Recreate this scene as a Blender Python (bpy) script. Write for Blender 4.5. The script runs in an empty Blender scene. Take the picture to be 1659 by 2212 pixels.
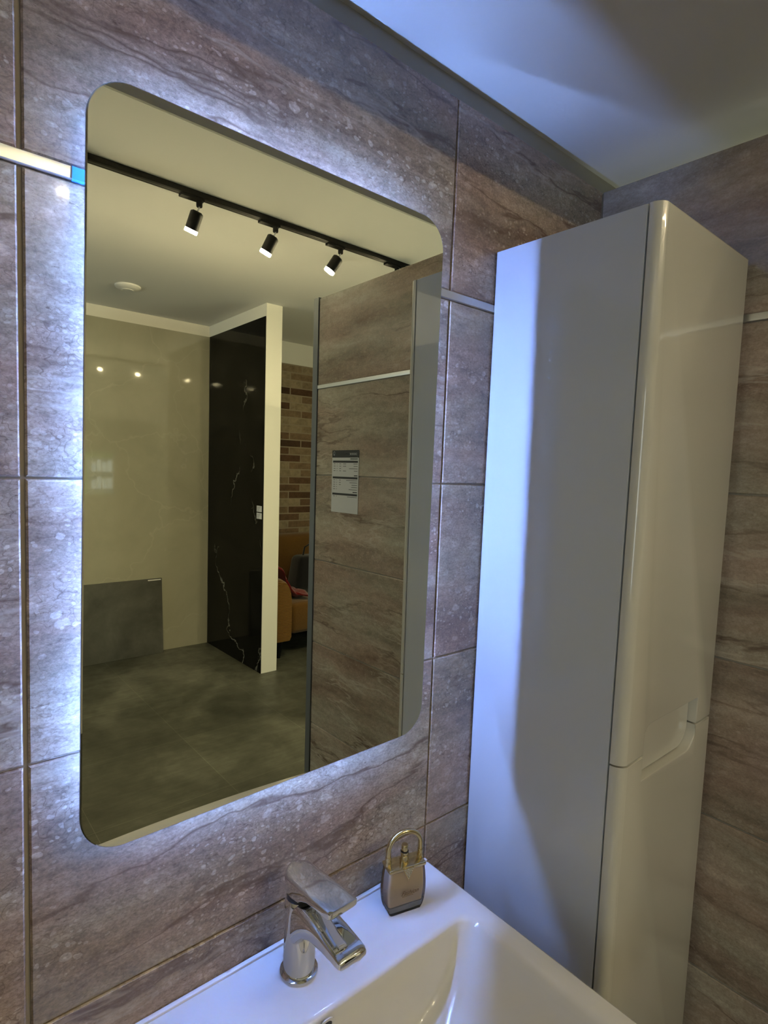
import bpy, bmesh, math, random
from mathutils import Vector, Matrix
random.seed(7)
PI = math.pi
sc = bpy.context.scene
C = sc.collection

# ---------------------------------------------------------------- camera
F_PX = 1244.9653
CAM = Vector((0.0, -0.6727, 1.5257))
YAW, PITCH, ROLL = 0.7071, -0.0793, 0.0388
fwd = Vector((math.sin(YAW) * math.cos(PITCH), math.cos(YAW) * math.cos(PITCH), math.sin(PITCH)))
r0 = Vector((math.cos(YAW), -math.sin(YAW), 0)); u0 = r0.cross(fwd)
rgt = r0 * math.cos(ROLL) + u0 * math.sin(ROLL)
upv = -r0 * math.sin(ROLL) + u0 * math.cos(ROLL)
cd = bpy.data.cameras.new('camera'); cam = bpy.data.objects.new('camera', cd); C.objects.link(cam)
cd.sensor_fit = 'VERTICAL'; cd.sensor_height = 24.0; cd.lens = F_PX * 24.0 / 2212.0
cd.clip_start = 0.01; cd.clip_end = 200
M = Matrix((rgt, upv, -fwd)).transposed().to_4x4(); M.translation = CAM
cam.matrix_world = M
sc.camera = cam

# ---------------------------------------------------------------- light levels
EXPOSURE = 0.0
WORLD = ((0.84, 0.95, 1.0), 5.2)
LED_COL, LED_STR = (0.25, 0.42, 1.0), 1250.0
LAMP_COL = (1.0, 0.83, 0.50)
LAMP_W, RIM_STR = 18.0, 900.0
vs = sc.view_settings
sc.display_settings.display_device = 'sRGB'
vs.view_transform = 'Standard'; vs.look = 'None'; vs.exposure = EXPOSURE; vs.gamma = 1.0
vs.use_curve_mapping = False
sc.cycles.use_denoising = True
sc.cycles.max_bounces = 10; sc.cycles.diffuse_bounces = 4; sc.cycles.glossy_bounces = 8
sc.cycles.transmission_bounces = 10
sc.cycles.sample_clamp_indirect = 6.0
sc.cycles.caustics_reflective = True
w = bpy.data.worlds.new('World'); sc.world = w; w.use_nodes = True
w.node_tree.nodes['Background'].inputs[0].default_value = (*WORLD[0], 1)
w.node_tree.nodes['Background'].inputs[1].default_value = WORLD[1]

def area(name, loc, size, normal, portal=True, power=10, col=(1, 1, 1)):
    l = bpy.data.lights.new(name, 'AREA'); l.shape = 'RECTANGLE'; l.size, l.size_y = size
    l.energy = power; l.color = col
    o = bpy.data.objects.new(name, l); C.objects.link(o); o.location = loc
    o.rotation_euler = Vector(normal).to_track_quat('-Z', 'Y').to_euler()
    if portal: l.cycles.is_portal = True
    return o
area('daylight_portal', (2.27, 0.12, 1.38), (0.60, 0.80), (0, -1, 0))
area('daylight_portal', (-2.62, -3.27, 1.4), (1.45, 1.8), (1, 0, 0))
area('added_fill_light', (-1.3, -2.7, 2.66), (1.5, 1.2), (0, 0, -1), False, 5, (1.0, .86, .60))  # unseen fill lights, added to raise the warm ambient level
area('added_fill_light', (3.3, -1.7, 2.66), (1.0, 1.0), (0, 0, -1), False, 5, (1.0, .86, .60))

# ---------------------------------------------------------------- helpers
def tag(o, label=None, cat=None, group=None, kind=None):
    if label: o['label'] = label
    if cat: o['category'] = cat
    if group: o['group'] = group
    if kind: o['kind'] = kind
    return o

def empty(name, loc=(0, 0, 0), rotz=0, parent=None):
    o = bpy.data.objects.new(name, None); C.objects.link(o); o.location = loc
    o.rotation_euler = (0, 0, rotz); o.empty_display_size = 0.05
    if parent: o.parent = parent
    return o

def obj(name, bm, mat, parent=None, smooth=None, loc=None):
    me = bpy.data.meshes.new(name)
    if smooth is not None:
        for f in bm.faces: f.smooth = True
    bm.normal_update(); bm.to_mesh(me); bm.free()
    if smooth is not None and smooth < 180: me.set_sharp_from_angle(angle=math.radians(smooth))
    if isinstance(mat, (list, tuple)):
        for m in mat: me.materials.append(m)
    elif mat: me.materials.append(mat)
    o = bpy.data.objects.new(name, me); C.objects.link(o)
    if parent: o.parent = parent
    if loc: o.location = loc
    return o

def box(bm, x0, x1, y0, y1, z0, z1, bev=0.0, seg=2, mi=0):
    co = [(x0, y0, z0), (x1, y0, z0), (x1, y1, z0), (x0, y1, z0), (x0, y0, z1), (x1, y0, z1), (x1, y1, z1), (x0, y1, z1)]
    v = [bm.verts.new(c) for c in co]
    fs = [bm.faces.new([v[i] for i in q]) for q in ((0, 3, 2, 1), (4, 5, 6, 7), (0, 1, 5, 4), (1, 2, 6, 5), (2, 3, 7, 6), (3, 0, 4, 7))]
    for f in fs: f.material_index = mi
    if bev > 0:
        es = list({e for f in fs for e in f.edges})
        bmesh.ops.bevel(bm, geom=es, offset=bev, segments=seg, affect='EDGES', profile=0.5)
    return v

def ring_loft(bm, rings, cap0=True, cap1=True, closed=True):
    R = [[bm.verts.new(p) for p in r] for r in rings]
    n = len(R[0])
    for a, b in zip(R[:-1], R[1:]):
        for i in range(n if closed else n - 1):
            j = (i + 1) % n
            try: bm.faces.new((a[i], a[j], b[j], b[i]))
            except ValueError: pass
    if cap0: bm.faces.new(list(reversed(R[0])))
    if cap1: bm.faces.new(R[-1])
    return R

def lathe(bm, prof, cx=0, cy=0, n=48, cap0=True, cap1=True):
    rings = [[(cx + r * math.cos(2 * PI * i / n), cy + r * math.sin(2 * PI * i / n), z) for i in range(n)] for r, z in prof]
    return ring_loft(bm, rings, cap0, cap1)

def tube(bm, pts, rad, n=12, cap=True):
    pts = [Vector(p) for p in pts]; rings = []
    rad = rad if isinstance(rad, (list, tuple)) else [rad] * len(pts)
    prev = None
    for i, p in enumerate(pts):
        t = (pts[min(i + 1, len(pts) - 1)] - pts[max(i - 1, 0)]).normalized()
        if prev is None:
            a = t.orthogonal().normalized()
        else:
            a = (prev - t * prev.dot(t)).normalized()
        prev = a; b = t.cross(a)
        rings.append([p + (a * math.cos(2 * PI * k / n) + b * math.sin(2 * PI * k / n)) * rad[i] for k in range(n)])
    ring_loft(bm, rings, cap, cap)

def prism(bm, poly, y0, y1, mi=0):
    """extrude an x/z polygon (ccw seen from -y) from y0 (front) to y1"""
    a = [bm.verts.new((x, y0, z)) for x, z in poly]; b = [bm.verts.new((x, y1, z)) for x, z in poly]
    fs = [bm.faces.new(a), bm.faces.new(list(reversed(b)))]
    n = len(a)
    for i in range(n):
        fs.append(bm.faces.new((a[(i + 1) % n], a[i], b[i], b[(i + 1) % n])))
    for f in fs: f.material_index = mi
    return a, b, fs

# ---------------------------------------------------------------- materials
def mat(name, col=(.8, .8, .8), rough=.5, metal=0, spec=.5, coat=0, trans=0, ior=1.45, emit=None, estr=0, coat_rough=.03):
    m = bpy.data.materials.new(name); m.use_nodes = True
    b = m.node_tree.nodes['Principled BSDF']; I = b.inputs
    I['Base Color'].default_value = (*col, 1); I['Roughness'].default_value = rough
    I['Metallic'].default_value = metal; I['Specular IOR Level'].default_value = spec
    I['Coat Weight'].default_value = coat; I['Coat Roughness'].default_value = coat_rough
    I['Transmission Weight'].default_value = trans; I['IOR'].default_value = ior
    if emit: I['Emission Color'].default_value = (*emit, 1); I['Emission Strength'].default_value = estr
    return m

class NB:
    """small node-building helper"""
    def __init__(s, m):
        s.m = m; s.t = m.node_tree; s.n = s.t.nodes; s.l = s.t.links; s.b = s.n['Principled BSDF']
    def node(s, typ, **kw):
        x = s.n.new(typ)
        for k, v in kw.items(): setattr(x, k, v)
        return x
    def put(s, sock, v):
        if v is None: return
        if hasattr(v, 'is_linked') or hasattr(v, 'links'): s.l.new(v, sock)
        else:
            if isinstance(v, tuple) and len(v) == 3 and sock.type == 'RGBA': v = (*v, 1)
            sock.default_value = v
    def pos(s):
        return s.node('ShaderNodeTexCoord').outputs['Object']
    def mapv(s, vec, scale=(1, 1, 1), loc=(0, 0, 0), rot=(0, 0, 0)):
        x = s.node('ShaderNodeMapping'); s.put(x.inputs['Vector'], vec)
        x.inputs['Scale'].default_value = scale; x.inputs['Location'].default_value = loc; x.inputs['Rotation'].default_value = rot
        return x.outputs[0]
    def vadd(s, a, b, op='ADD'):
        x = s.node('ShaderNodeVectorMath', operation=op); s.put(x.inputs[0], a); s.put(x.inputs[1], b); return x.outputs[0]
    def vscale(s, a, k):
        x = s.node('ShaderNodeVectorMath', operation='SCALE'); s.put(x.inputs[0], a); s.put(x.inputs['Scale'], k); return x.outputs[0]
    def noise(s, vec, scale=5, detail=4, rough=.5, dist=0, out='Fac'):
        x = s.node('ShaderNodeTexNoise'); s.put(x.inputs['Vector'], vec); x.inputs['Scale'].default_value = scale
        x.inputs['Detail'].default_value = detail; x.inputs['Roughness'].default_value = rough; x.inputs['Distortion'].default_value = dist
        return x.outputs[out]
    def voro(s, vec, scale=5, feature='F1', out='Distance', rnd=1.0):
        x = s.node('ShaderNodeTexVoronoi', feature=feature); s.put(x.inputs['Vector'], vec); x.inputs['Scale'].default_value = scale
        x.inputs['Randomness'].default_value = rnd
        return x.outputs[out]
    def ramp(s, fac, stops):
        x = s.node('ShaderNodeValToRGB'); s.put(x.inputs[0], fac); e = x.color_ramp.elements
        while len(e) < len(stops): e.new(0.5)
        for el, (p, c) in zip(e, stops):
            el.position = p; el.color = (*c, 1) if isinstance(c, tuple) else (c, c, c, 1)
        return x.outputs[0]
    def mix(s, fac, a, b, mode='MIX'):
        x = s.node('ShaderNodeMix', data_type='RGBA', blend_type=mode)
        s.put(x.inputs[0], fac); s.put(x.inputs[6], a); s.put(x.inputs[7], b); return x.outputs[2]
    def math(s, op, a, b=None):
        x = s.node('ShaderNodeMath', operation=op); s.put(x.inputs[0], a)
        if b is not None: s.put(x.inputs[1], b)
        return x.outputs[0]
    def bump(s, h, strength=.2, dist=.01):
        x = s.node('ShaderNodeBump'); s.put(x.inputs['Height'], h); x.inputs['Strength'].default_value = strength
        x.inputs['Distance'].default_value = dist; s.l.new(x.outputs[0], s.b.inputs['Normal'])
    def out(s, col=None, rough=None):
        if col is not None: s.put(s.b.inputs['Base Color'], col)
        if rough is not None: s.put(s.b.inputs['Roughness'], rough)

def travertine(name, tint=(1, 1, 1), dens=1.0):
    m = mat(name, rough=.2, spec=.45, coat=.45, coat_rough=.04); k = NB(m); calm = .45 + .55 * min(1, dens)
    T = lambda r, g_, b_: (r * tint[0], g_ * tint[1], b_ * tint[2])
    at = k.node('ShaderNodeAttribute', attribute_name='tid')
    p = k.vadd(k.pos(), k.vscale(at.outputs['Vector'], 13.7))
    wob = k.vscale(k.vadd(k.noise(p, 30, 3, out='Color'), (.5, .5, .5), 'SUBTRACT'), .020)
    wob2 = k.vscale(k.vadd(k.noise(p, 6, 4, out='Color'), (.5, .5, .5), 'SUBTRACT'), .05)
    p2 = k.vadd(p, wob2)
    # soft horizontal layers
    lay = k.noise(k.mapv(p2, (1.3, 1.3, 9)), 1.3, 6, .62)
    base = k.ramp(lay, [(.28, T(.165, .120, .096)), (.42, T(.255, .200, .165)), (.52, T(.315, .260, .218)), (.62, T(.375, .318, .272)), (.76, T(.50, .44, .385))])
    dense = k.ramp(k.noise(k.mapv(p2, (2.2, 2.2, 9)), 1.6, 3), [(.38, .15), (.60, 1.0)])
    def contour(vec, sc_, det, lo, wd, rough=.5, dist=0):
        n_ = k.noise(vec, sc_, det, rough, dist)
        return k.ramp(n_, [(lo - wd, 0.0), (lo, 1.0), (lo + wd, 0.0)])
    # meandering outlines of shell fragments
    l1 = contour(k.mapv(k.vadd(p, wob), (1, 1, 1.35)), 55, 1.2, .5, .024)
    l2 = contour(k.mapv(p, (1, 1, 1.5), loc=(3, 5, 1)), 120, 1.5, .46, .025)
    ln = k.math('MULTIPLY', k.math('MAXIMUM', l1, k.math('MULTIPLY', l2, .7)), k.math('MULTIPLY', dense, .80 * dens))
    base = k.mix(ln, base, T(.15, .11, .09))
    # pale rounded grains in three sizes
    for sc_, thr, amt, rad in ((140, .74, .55, .38), (70, .80, .60, .36), (32, .84, .50, .32)):
        pv = k.mapv(k.vadd(p, wob), (sc_, sc_, sc_ * 1.45), loc=(sc_ * .1, 2, 5))
        d_ = k.ramp(k.voro(pv, 1.0, 'F1', 'Distance'), [(rad - .05, 1.0), (rad, .0)])
        sp_ = k.node('ShaderNodeSeparateColor'); k.put(sp_.inputs[0], k.voro(pv, 1.0, 'F1', 'Color'))
        mk = k.math('MULTIPLY', d_, k.math('MULTIPLY', k.math('GREATER_THAN', sp_.outputs[0], thr), k.math('MULTIPLY', dense, amt * dens)))
        base = k.mix(mk, base, T(.55, .49, .44))
    pit = k.ramp(k.noise(k.mapv(p, (1, 1, 2.4)), 85, 5, .72), [(.31, 1.0), (.38, 0.0)])
    base = k.mix(k.math('MULTIPLY', pit, .7 * (.4 + .6 * dens)), base, T(.12, .085, .068))
    fine = k.noise(k.mapv(p, (1, 1, 1.6)), 210, 4, .75)
    base = k.mix(.55 * calm, base, k.ramp(fine, [(.32, .26), (.68, .76)]), 'OVERLAY')
    mid = k.noise(k.mapv(p, (1, 1, 1.9)), 34, 6, .75)
    base = k.mix(.75 * calm, base, k.ramp(mid, [(.35, .34), (.65, .66)]), 'OVERLAY')
    # sparse long veins running with the layers
    vz = contour(k.mapv(p2, (1.1, 1.1, 7.0)), 1.0, 5, .50, .013, .55)
    vm = k.ramp(k.noise(p, 2.0, 2), [(.38, .15), (.54, 1.0)])
    hue = k.noise(k.mapv(p2, (1.5, 1.5, 5)), 2.0, 3)
    base = k.mix(.5, base, k.ramp(hue, [(.36, (.56, .47, .45)), (.62, (.47, .52, .49))]), 'OVERLAY')
    base = k.mix(k.math('MULTIPLY', k.math('MULTIPLY', vz, vm), .85), base, T(.12, .080, .06))
    vw = contour(k.mapv(p2, (1.1, 1.1, 7.0), loc=(4, 2, 7)), 1.0, 5, .47, .013, .6)
    base = k.mix(k.math('MULTIPLY', k.math('MULTIPLY', vw, vm), .45), base, T(.56, .50, .44))
    k.out(base)
    k.bump(k.math('SUBTRACT', k.math('MULTIPLY', fine, .6), k.math('MULTIPLY', l1, .25)), .12, .0012)
    return m

TILE = travertine('travertine_tile', (1.04, 1.01, .93))
TILE_R = travertine('travertine_tile_plain', (1.12, 1.12, 1.10), .28)

def paint(name, col):
    m = mat(name, col, .85, spec=.2); k = NB(m)
    k.bump(k.noise(k.pos(), 260, 2), .06, .001); return m
WHITE = paint('white_paint', (.74, .73, .68))
CEILP = paint('ceiling_paint', (.80, .79, .76))
REARP = paint('grey_green_paint', (.36, .35, .30))
COLP = paint('column_paint', (.80, .79, .72))
GROUT = mat('beige_grout', (.34, .30, .255), .9)
CORE = mat('board_core', (.35, .33, .28), .9)
CERAMIC = mat('white_ceramic', (.80, .80, .82), .12, coat=1.0)
GLOSSW = mat('white_gloss_lacquer', (.64, .67, .72), .18, coat=1.0, coat_rough=.015)
DOORW = mat('cream_gloss_lacquer', (.66, .65, .60), .2, coat=1.0, coat_rough=.02)
CHROME = mat('chrome', (.82, .83, .85), .04, 1)
GOLD = mat('pale_gold_metal', (.70, .60, .36), .14, 1)
BLACKR = mat('black_rubber', (.01, .01, .01), .4)
BLACKM = mat('black_lacquered_metal', (.004, .004, .004), .5, spec=.15)
ALU = mat('brushed_aluminium', (.55, .56, .58), .30, .9)
STRIP = mat('satin_metal_strip', (.90, .91, .92), .30, 1)
TRIMG = mat('grey_edge_profile', (.17, .185, .20), .4, .5)
FILM = mat('blue_protective_film', (.06, .28, .75), .3)
PAPER = mat('white_paper', (.58, .59, .61), .6)
INK = mat('black_ink', (.012, .012, .012), .5)
INKG = mat('grey_print', (.10, .10, .10), .6)
PRINTW = mat('white_print', (.5, .5, .5), .6)
LED = mat('blue_white_led', (1, 1, 1), .5, emit=LED_COL, estr=LED_STR)
LENS = mat('glowing_lens', (1, 1, 1), .4, emit=LAMP_COL, estr=RIM_STR * .8)
RIM = mat('glowing_acrylic_ring', (1, 1, 1), .4, emit=LAMP_COL, estr=RIM_STR)
MIRROR = mat('mirror_silver', (.83, .85, .76), .0, 1)
GLASSEDGE = mat('mirror_glass_edge', (.05, .06, .06), .15)
PLASTIC = mat('white_plastic', (.72, .72, .70), .45)
def thin_glass(name, tint, edge, ior=1.5):
    """clear glass: see-through body with a fresnel reflection, darker towards grazing edges"""
    m = mat(name); t = m.node_tree; n = t.nodes; l = t.links
    for x in list(n):
        if x.type == 'BSDF_PRINCIPLED': n.remove(x)
    tr = n.new('ShaderNodeBsdfTransparent'); gl = n.new('ShaderNodeBsdfGlossy'); gl.inputs['Roughness'].default_value = .01
    lw = n.new('ShaderNodeLayerWeight'); lw.inputs[0].default_value = .14
    mc = n.new('ShaderNodeMix'); mc.data_type = 'RGBA'; l.new(lw.outputs['Facing'], mc.inputs[0]); mc.inputs[6].default_value = (*tint, 1); mc.inputs[7].default_value = (*edge, 1)
    l.new(mc.outputs[2], tr.inputs[0])
    fr = n.new('ShaderNodeFresnel'); fr.inputs[0].default_value = ior
    ms = n.new('ShaderNodeMixShader'); l.new(fr.outputs[0], ms.inputs[0]); l.new(tr.outputs[0], ms.inputs[1]); l.new(gl.outputs[0], ms.inputs[2])
    l.new(ms.outputs[0], n['Material Output'].inputs[0]); return m
PANE = thin_glass('window_glass', (.97, .98, .97), (.9, .93, .9))
GLASS = thin_glass('clear_flask_glass', (.97, .97, .97), (.62, .64, .68))
LIQUID = mat('peach_perfume', (.97, .80, .66), 0.08); LIQUID.node_tree.nodes['Principled BSDF'].inputs['Alpha'].default_value = .92

m = mat('cement_floor_tile', rough=.42, spec=.4); k = NB(m); P = k.pos()
br = k.node('ShaderNodeTexBrick'); br.offset = 0.0; br.squash = 1.0
k.put(br.inputs['Vector'], k.mapv(P, loc=(-1.2 + 6.0, 3.08 + 6.0, 0)))
br.inputs['Scale'].default_value = 1.0; br.inputs['Brick Width'].default_value = .6; br.inputs['Row Height'].default_value = .6
br.inputs['Mortar Size'].default_value = .0016; br.inputs['Mortar Smooth'].default_value = .0; br.inputs['Bias'].default_value = 0
br.inputs['Color1'].default_value = (.8, .8, .8, 1); br.inputs['Color2'].default_value = (1, 1, 1, 1); br.inputs['Mortar'].default_value = (1.5, 1.5, 1.5, 1)
cl = k.ramp(k.noise(k.mapv(P, (1.2, 1, 1)), 1.8, 7, .62, .5), [(.34, (.045, .046, .034)), (.50, (.070, .071, .054)), (.68, (.128, .128, .102))])
st = k.ramp(k.noise(k.mapv(P, (2, 14, 1)), 3, 5, .7), [(.35, .75), (.7, 1.1)])
k.out(k.mix(1.0, k.mix(1.0, cl, st, 'MULTIPLY'), br.outputs[0], 'MULTIPLY'), k.ramp(k.noise(P, 12, 4), [(.3, .34), (.7, .52)])); FLOORM = m

m = mat('beige_marble', rough=.04, spec=.7, coat=1.0, coat_rough=.015); k = NB(m); P = k.pos()
c1 = k.ramp(k.noise(P, 1.6, 8, .6, .6), [(.3, (.295, .285, .215)), (.7, (.37, .355, .275))])
c2 = k.ramp(k.voro(k.vadd(k.mapv(P, (1, 1, .8), rot=(0, .5, 0)), k.vscale(k.noise(P, 2.5, 4, out='Color'), .5)), 1.6, 'DISTANCE_TO_EDGE'), [(0, .35), (.012, 0.0)])
k.out(k.mix(k.math('MULTIPLY', c2, .6), c1, (.50, .49, .40))); MARBLE = m

m = mat('black_marble', rough=.06, spec=.09); k = NB(m); P = k.pos()
wp = k.vadd(k.mapv(P, (1, 1, .42), rot=(.18, 0, 0)), k.vscale(k.noise(P, 2.6, 6, .6, out='Color'), .45))
ve = k.voro(wp, 1.5, 'DISTANCE_TO_EDGE')
vm = k.math('MULTIPLY', k.ramp(ve, [(0, .8), (.004, .4), (.009, 0.0)]), k.ramp(k.noise(P, 2.4, 2), [(.46, 0.0), (.60, 1.0)]))
k.out(k.mix(vm, k.ramp(k.noise(P, 5, 5), [(.4, (.004, .004, .003)), (.8, (.012, .011, .009))]), (.32, .31, .27))); BLACKMARBLE = m

m = mat('slim_brick', rough=.8, spec=.25); k = NB(m); P = k.pos()
br = k.node('ShaderNodeTexBrick'); br.offset = .5
sw = k.node('ShaderNodeSeparateXYZ'); k.put(sw.inputs[0], P); cb = k.node('ShaderNodeCombineXYZ')
k.put(cb.inputs[0], sw.outputs[0]); k.put(cb.inputs[1], sw.outputs[2])
k.put(br.inputs['Vector'], k.mapv(cb.outputs[0], loc=(10.05, 0, 0)))
br.inputs['Scale'].default_value = 1.0; br.inputs['Brick Width'].default_value = .25; br.inputs['Row Height'].default_value = .069
br.inputs['Mortar Size'].default_value = .006; br.inputs['Mortar Smooth'].default_value = .2; br.inputs['Bias'].default_value = 0
br.inputs['Color1'].default_value = (0, 0, 0, 1); br.inputs['Color2'].default_value = (1, 1, 1, 1); br.inputs['Mortar'].default_value = (.5, .5, .5, 1)
shade = k.ramp(br.outputs[0], [(0, (.055, .030, .018)), (.22, (.095, .050, .028)), (.42, (.15, .095, .055)), (.60, (.20, .145, .088)), (.85, (.25, .195, .125))])
shade = k.mix(.6, shade, k.ramp(k.noise(P, 22, 6, .7), [(.3, .25), (.7, .75)]), 'OVERLAY')
k.out(k.mix(br.outputs[1], shade, (.27, .22, .155))); k.bump(k.math('SUBTRACT', k.math('MULTIPLY', k.noise(P, 60, 4), .4), br.outputs[1]), .6, .004); BRICK = m

m = mat('grey_concrete_slab', rough=.5); k = NB(m); P = k.pos()
k.out(k.ramp(k.noise(P, 3.2, 8, .65, .3), [(.32, (.045, .046, .038)), (.55, (.082, .083, .071)), (.75, (.125, .126, .112))])); SLAB = m

def cloth(name, col, rib=None):
    m = mat(name, col, .9, spec=.1); k = NB(m); P = k.pos()
    m.node_tree.nodes['Principled BSDF'].inputs['Sheen Weight'].default_value = .3
    n = k.noise(P, 180, 3, .7)
    c = k.mix(.5, (*col,), k.ramp(n, [(.3, .3), (.7, .7)]), 'OVERLAY')
    h = n
    if rib:
        wv = k.node('ShaderNodeTexWave', wave_type='BANDS', bands_direction='Z'); k.put(wv.inputs['Vector'], P); wv.inputs['Scale'].default_value = rib
        wv.inputs['Distortion'].default_value = .6; wv.inputs['Detail'].default_value = 2
        h = wv.outputs[1]; c = k.mix(k.math('MULTIPLY', k.ramp(h, [(.0, 1.0), (.55, 0.0)]), .6), c, tuple(v * .35 for v in col))
    k.out(c); k.bump(h, .5, .004); return m
MUSTARD = cloth('mustard_corduroy', (.17, .082, .012), 26)
MUSTARD2 = cloth('mustard_velvet', (.105, .050, .009))
REDC = cloth('red_fabric', (.13, .006, .006)); BLACKC = cloth('black_fabric', (.008, .008, .009)); GREYC = cloth('pale_grey_fabric', (.35, .35, .34))

# ---------------------------------------------------------------- the setting
XR, ZT = 1.1422, 2.1125
def struct(name, bm, m, parent=None, smooth=None):
    o = obj(name, bm, m, parent, smooth)
    if not parent: o['kind'] = 'structure'
    return o

bm = bmesh.new(); box(bm, -2.6, 4.6, -4.13, .05, -.12, 0); struct('floor', bm, FLOORM)
bm = bmesh.new(); box(bm, -2.6, 4.6, -4.13, -1.43, 2.692, 2.80); box(bm, -2.6, 4.6, -1.43, -.485, 2.70, 2.80); struct('ceiling', bm, CEILP)
bm = bmesh.new(); box(bm, -2.6, 4.6, -.485, .30, 2.148, 2.72); struct('ceiling_lowered', bm, CEILP)
bm = bmesh.new(); box(bm, -2.6, 4.6, -4.30, -4.13, -.12, 2.80); wf = struct('wall_far', bm, WHITE)
bm = bmesh.new(); box(bm, -2.6, 2.04, -4.13, -4.11, 0, 2.60); struct('marble_cladding', bm, MARBLE, wf)
bm = bmesh.new(); box(bm, 2.174, 4.6, -4.13, -4.11, 0, 2.49); struct('brick_cladding', bm, BRICK, wf)
bm = bmesh.new(); box(bm, 2.046, 2.174, -4.13, -3.153, 0, 2.692); wd = struct('wall_divider', bm, COLP)
bm = bmesh.new(); box(bm, 2.04, 2.0462, -4.108, -3.157, 0, 2.60); struct('black_marble_cladding', bm, BLACKMARBLE, wd)
# rear painted wall with the window opening, tiled wall stands in front of it
WX0, WX1, WZ0, WZ1 = 1.88, 2.59, .946, 1.81
bm = bmesh.new()
for a in ((-2.6, WX0, -.12, 2.8), (WX1, 4.6, -.12, 2.8), (WX0, WX1, -.12, WZ0), (WX0, WX1, WZ1, 2.8)):
    box(bm, a[0], a[1], .012, .30, a[2], min(a[3], 2.148))
struct('wall_rear', bm, REARP)
bm = bmesh.new(); box(bm, 4.6, 4.75, -4.3, .3, -.12, 2.8); struct('wall_right_end', bm, WHITE)
bm = bmesh.new()
for a in ((-4.3, -4.0, -.12, 2.8), (-2.55, .3, -.12, 2.8), (-4.0, -2.55, -.12, .5), (-4.0, -2.55, 2.3, 2.8)):
    box(bm, -2.75, -2.6, a[0], a[1], a[2], a[3])
struct('wall_left', bm, WHITE)

def window(name, axis, a0, a1, z0, z1, at, fw, mull=()):
    """white sash window in an opening; axis x or y runs along the wall"""
    def bb(bm, u0, u1, v0, v1, z0, z1):
        if axis == 'x': box(bm, u0, u1, v0, v1, z0, z1, .003)
        else: box(bm, v0, v1, u0, u1, z0, z1, .003)
    root = empty(name, ((a0 + a1) / 2, at, z0) if axis == 'x' else (at, (a0 + a1) / 2, z0)); root['kind'] = 'structure'
    mi = Matrix.Translation(-root.location)
    bm = bmesh.new()
    bb(bm, a0, a0 + fw, at - .03, at + .03, z0, z1); bb(bm, a1 - fw, a1, at - .03, at + .03, z0, z1)
    bb(bm, a0 + fw, a1 - fw, at - .03, at + .03, z0, z0 + fw); bb(bm, a0 + fw, a1 - fw, at - .03, at + .03, z1 - fw, z1)
    for q in mull: bb(bm, q - .03, q + .03, at - .03, at + .03, z0 + fw, z1 - fw)
    bmesh.ops.transform(bm, matrix=mi, verts=bm.verts); obj('window_frame', bm, PLASTIC, root)
    bm = bmesh.new(); bb(bm, a0 + fw, a1 - fw, at - .004, at + .004, z0 + fw, z1 - fw)
    bmesh.ops.transform(bm, matrix=mi, verts=bm.verts); obj('window_pane', bm, PANE, root)
    return root
window('window_1', 'x', WX0, WX1, WZ0, WZ1, .22, .13)
window('added_window', 'y', -4.0, -2.55, .5, 2.3, -2.68, .06, (-3.27,))  # unseen window, added to let daylight in from the left
# little strip of outside seen through window 1
m = mat('hedge_leaves', rough=.8); k = NB(m)
k.out(k.ramp(k.noise(k.pos(), 9, 6, .7), [(.35, (.05, .11, .02)), (.65, (.22, .36, .08))])); HEDGE = m
GRD = mat('asphalt', (.34, .34, .34), .9)
bm = bmesh.new(); box(bm, -4, 12, .6, 14, -.4, -.3); o = struct('ground_outside', bm, GRD)
bm = bmesh.new()
bmesh.ops.create_grid(bm, x_segments=60, y_segments=16, size=1)
for v in bm.verts:
    x, y = v.co.x, v.co.y
    v.co = Vector((3 + x * 7, 9 + .35 * math.sin(9 * x + 5 * y) + random.uniform(-.2, .2), 1.6 + y * 1.9 + .2 * math.sin(14 * x)))
g = bmesh.ops.extrude_face_region(bm, geom=bm.faces[:])
for v in [q for q in g['geom'] if isinstance(q, bmesh.types.BMVert)]: v.co.y += 1.2
tag(obj('hedge', bm, HEDGE, smooth=60), 'green hedge outside behind the sign, seen reflected in the marble wall', 'hedge')
sg = tag(empty('roadside_sign', (3.1, 2.1, -.3)), 'white lettered sign with an orange edge outside the small window', 'sign')
SW = mat('sign_white', (.85, .87, .85), .6); SO = mat('sign_orange', (.75, .22, .06), .6); SG = mat('sign_green_grey', (.16, .2, .18), .6)
bm = bmesh.new(); box(bm, -.55, .12, 0, .03, 1.30, 1.92); obj('sign_board', bm, SG, sg)
bm = bmesh.new(); box(bm, .12, .18, -.01, .04, 1.28, 1.94); obj('sign_edge', bm, SO, sg)
bm = bmesh.new(); box(bm, -.5, -.44, .03, .07, 0, 1.3); box(bm, .02, .08, .03, .07, 0, 1.3); obj('sign_post', bm, ALU, sg)
bm = bmesh.new()
for zz in (1.68, 1.38):
    for i, h in enumerate((.17, .20, .16, .19, .17, .21, .16)):
        box(bm, .095 - i * .085 - .07, .095 - i * .085, -.006, 0, zz, zz + h)
obj('sign_lettering', bm, SW, sg)

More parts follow.
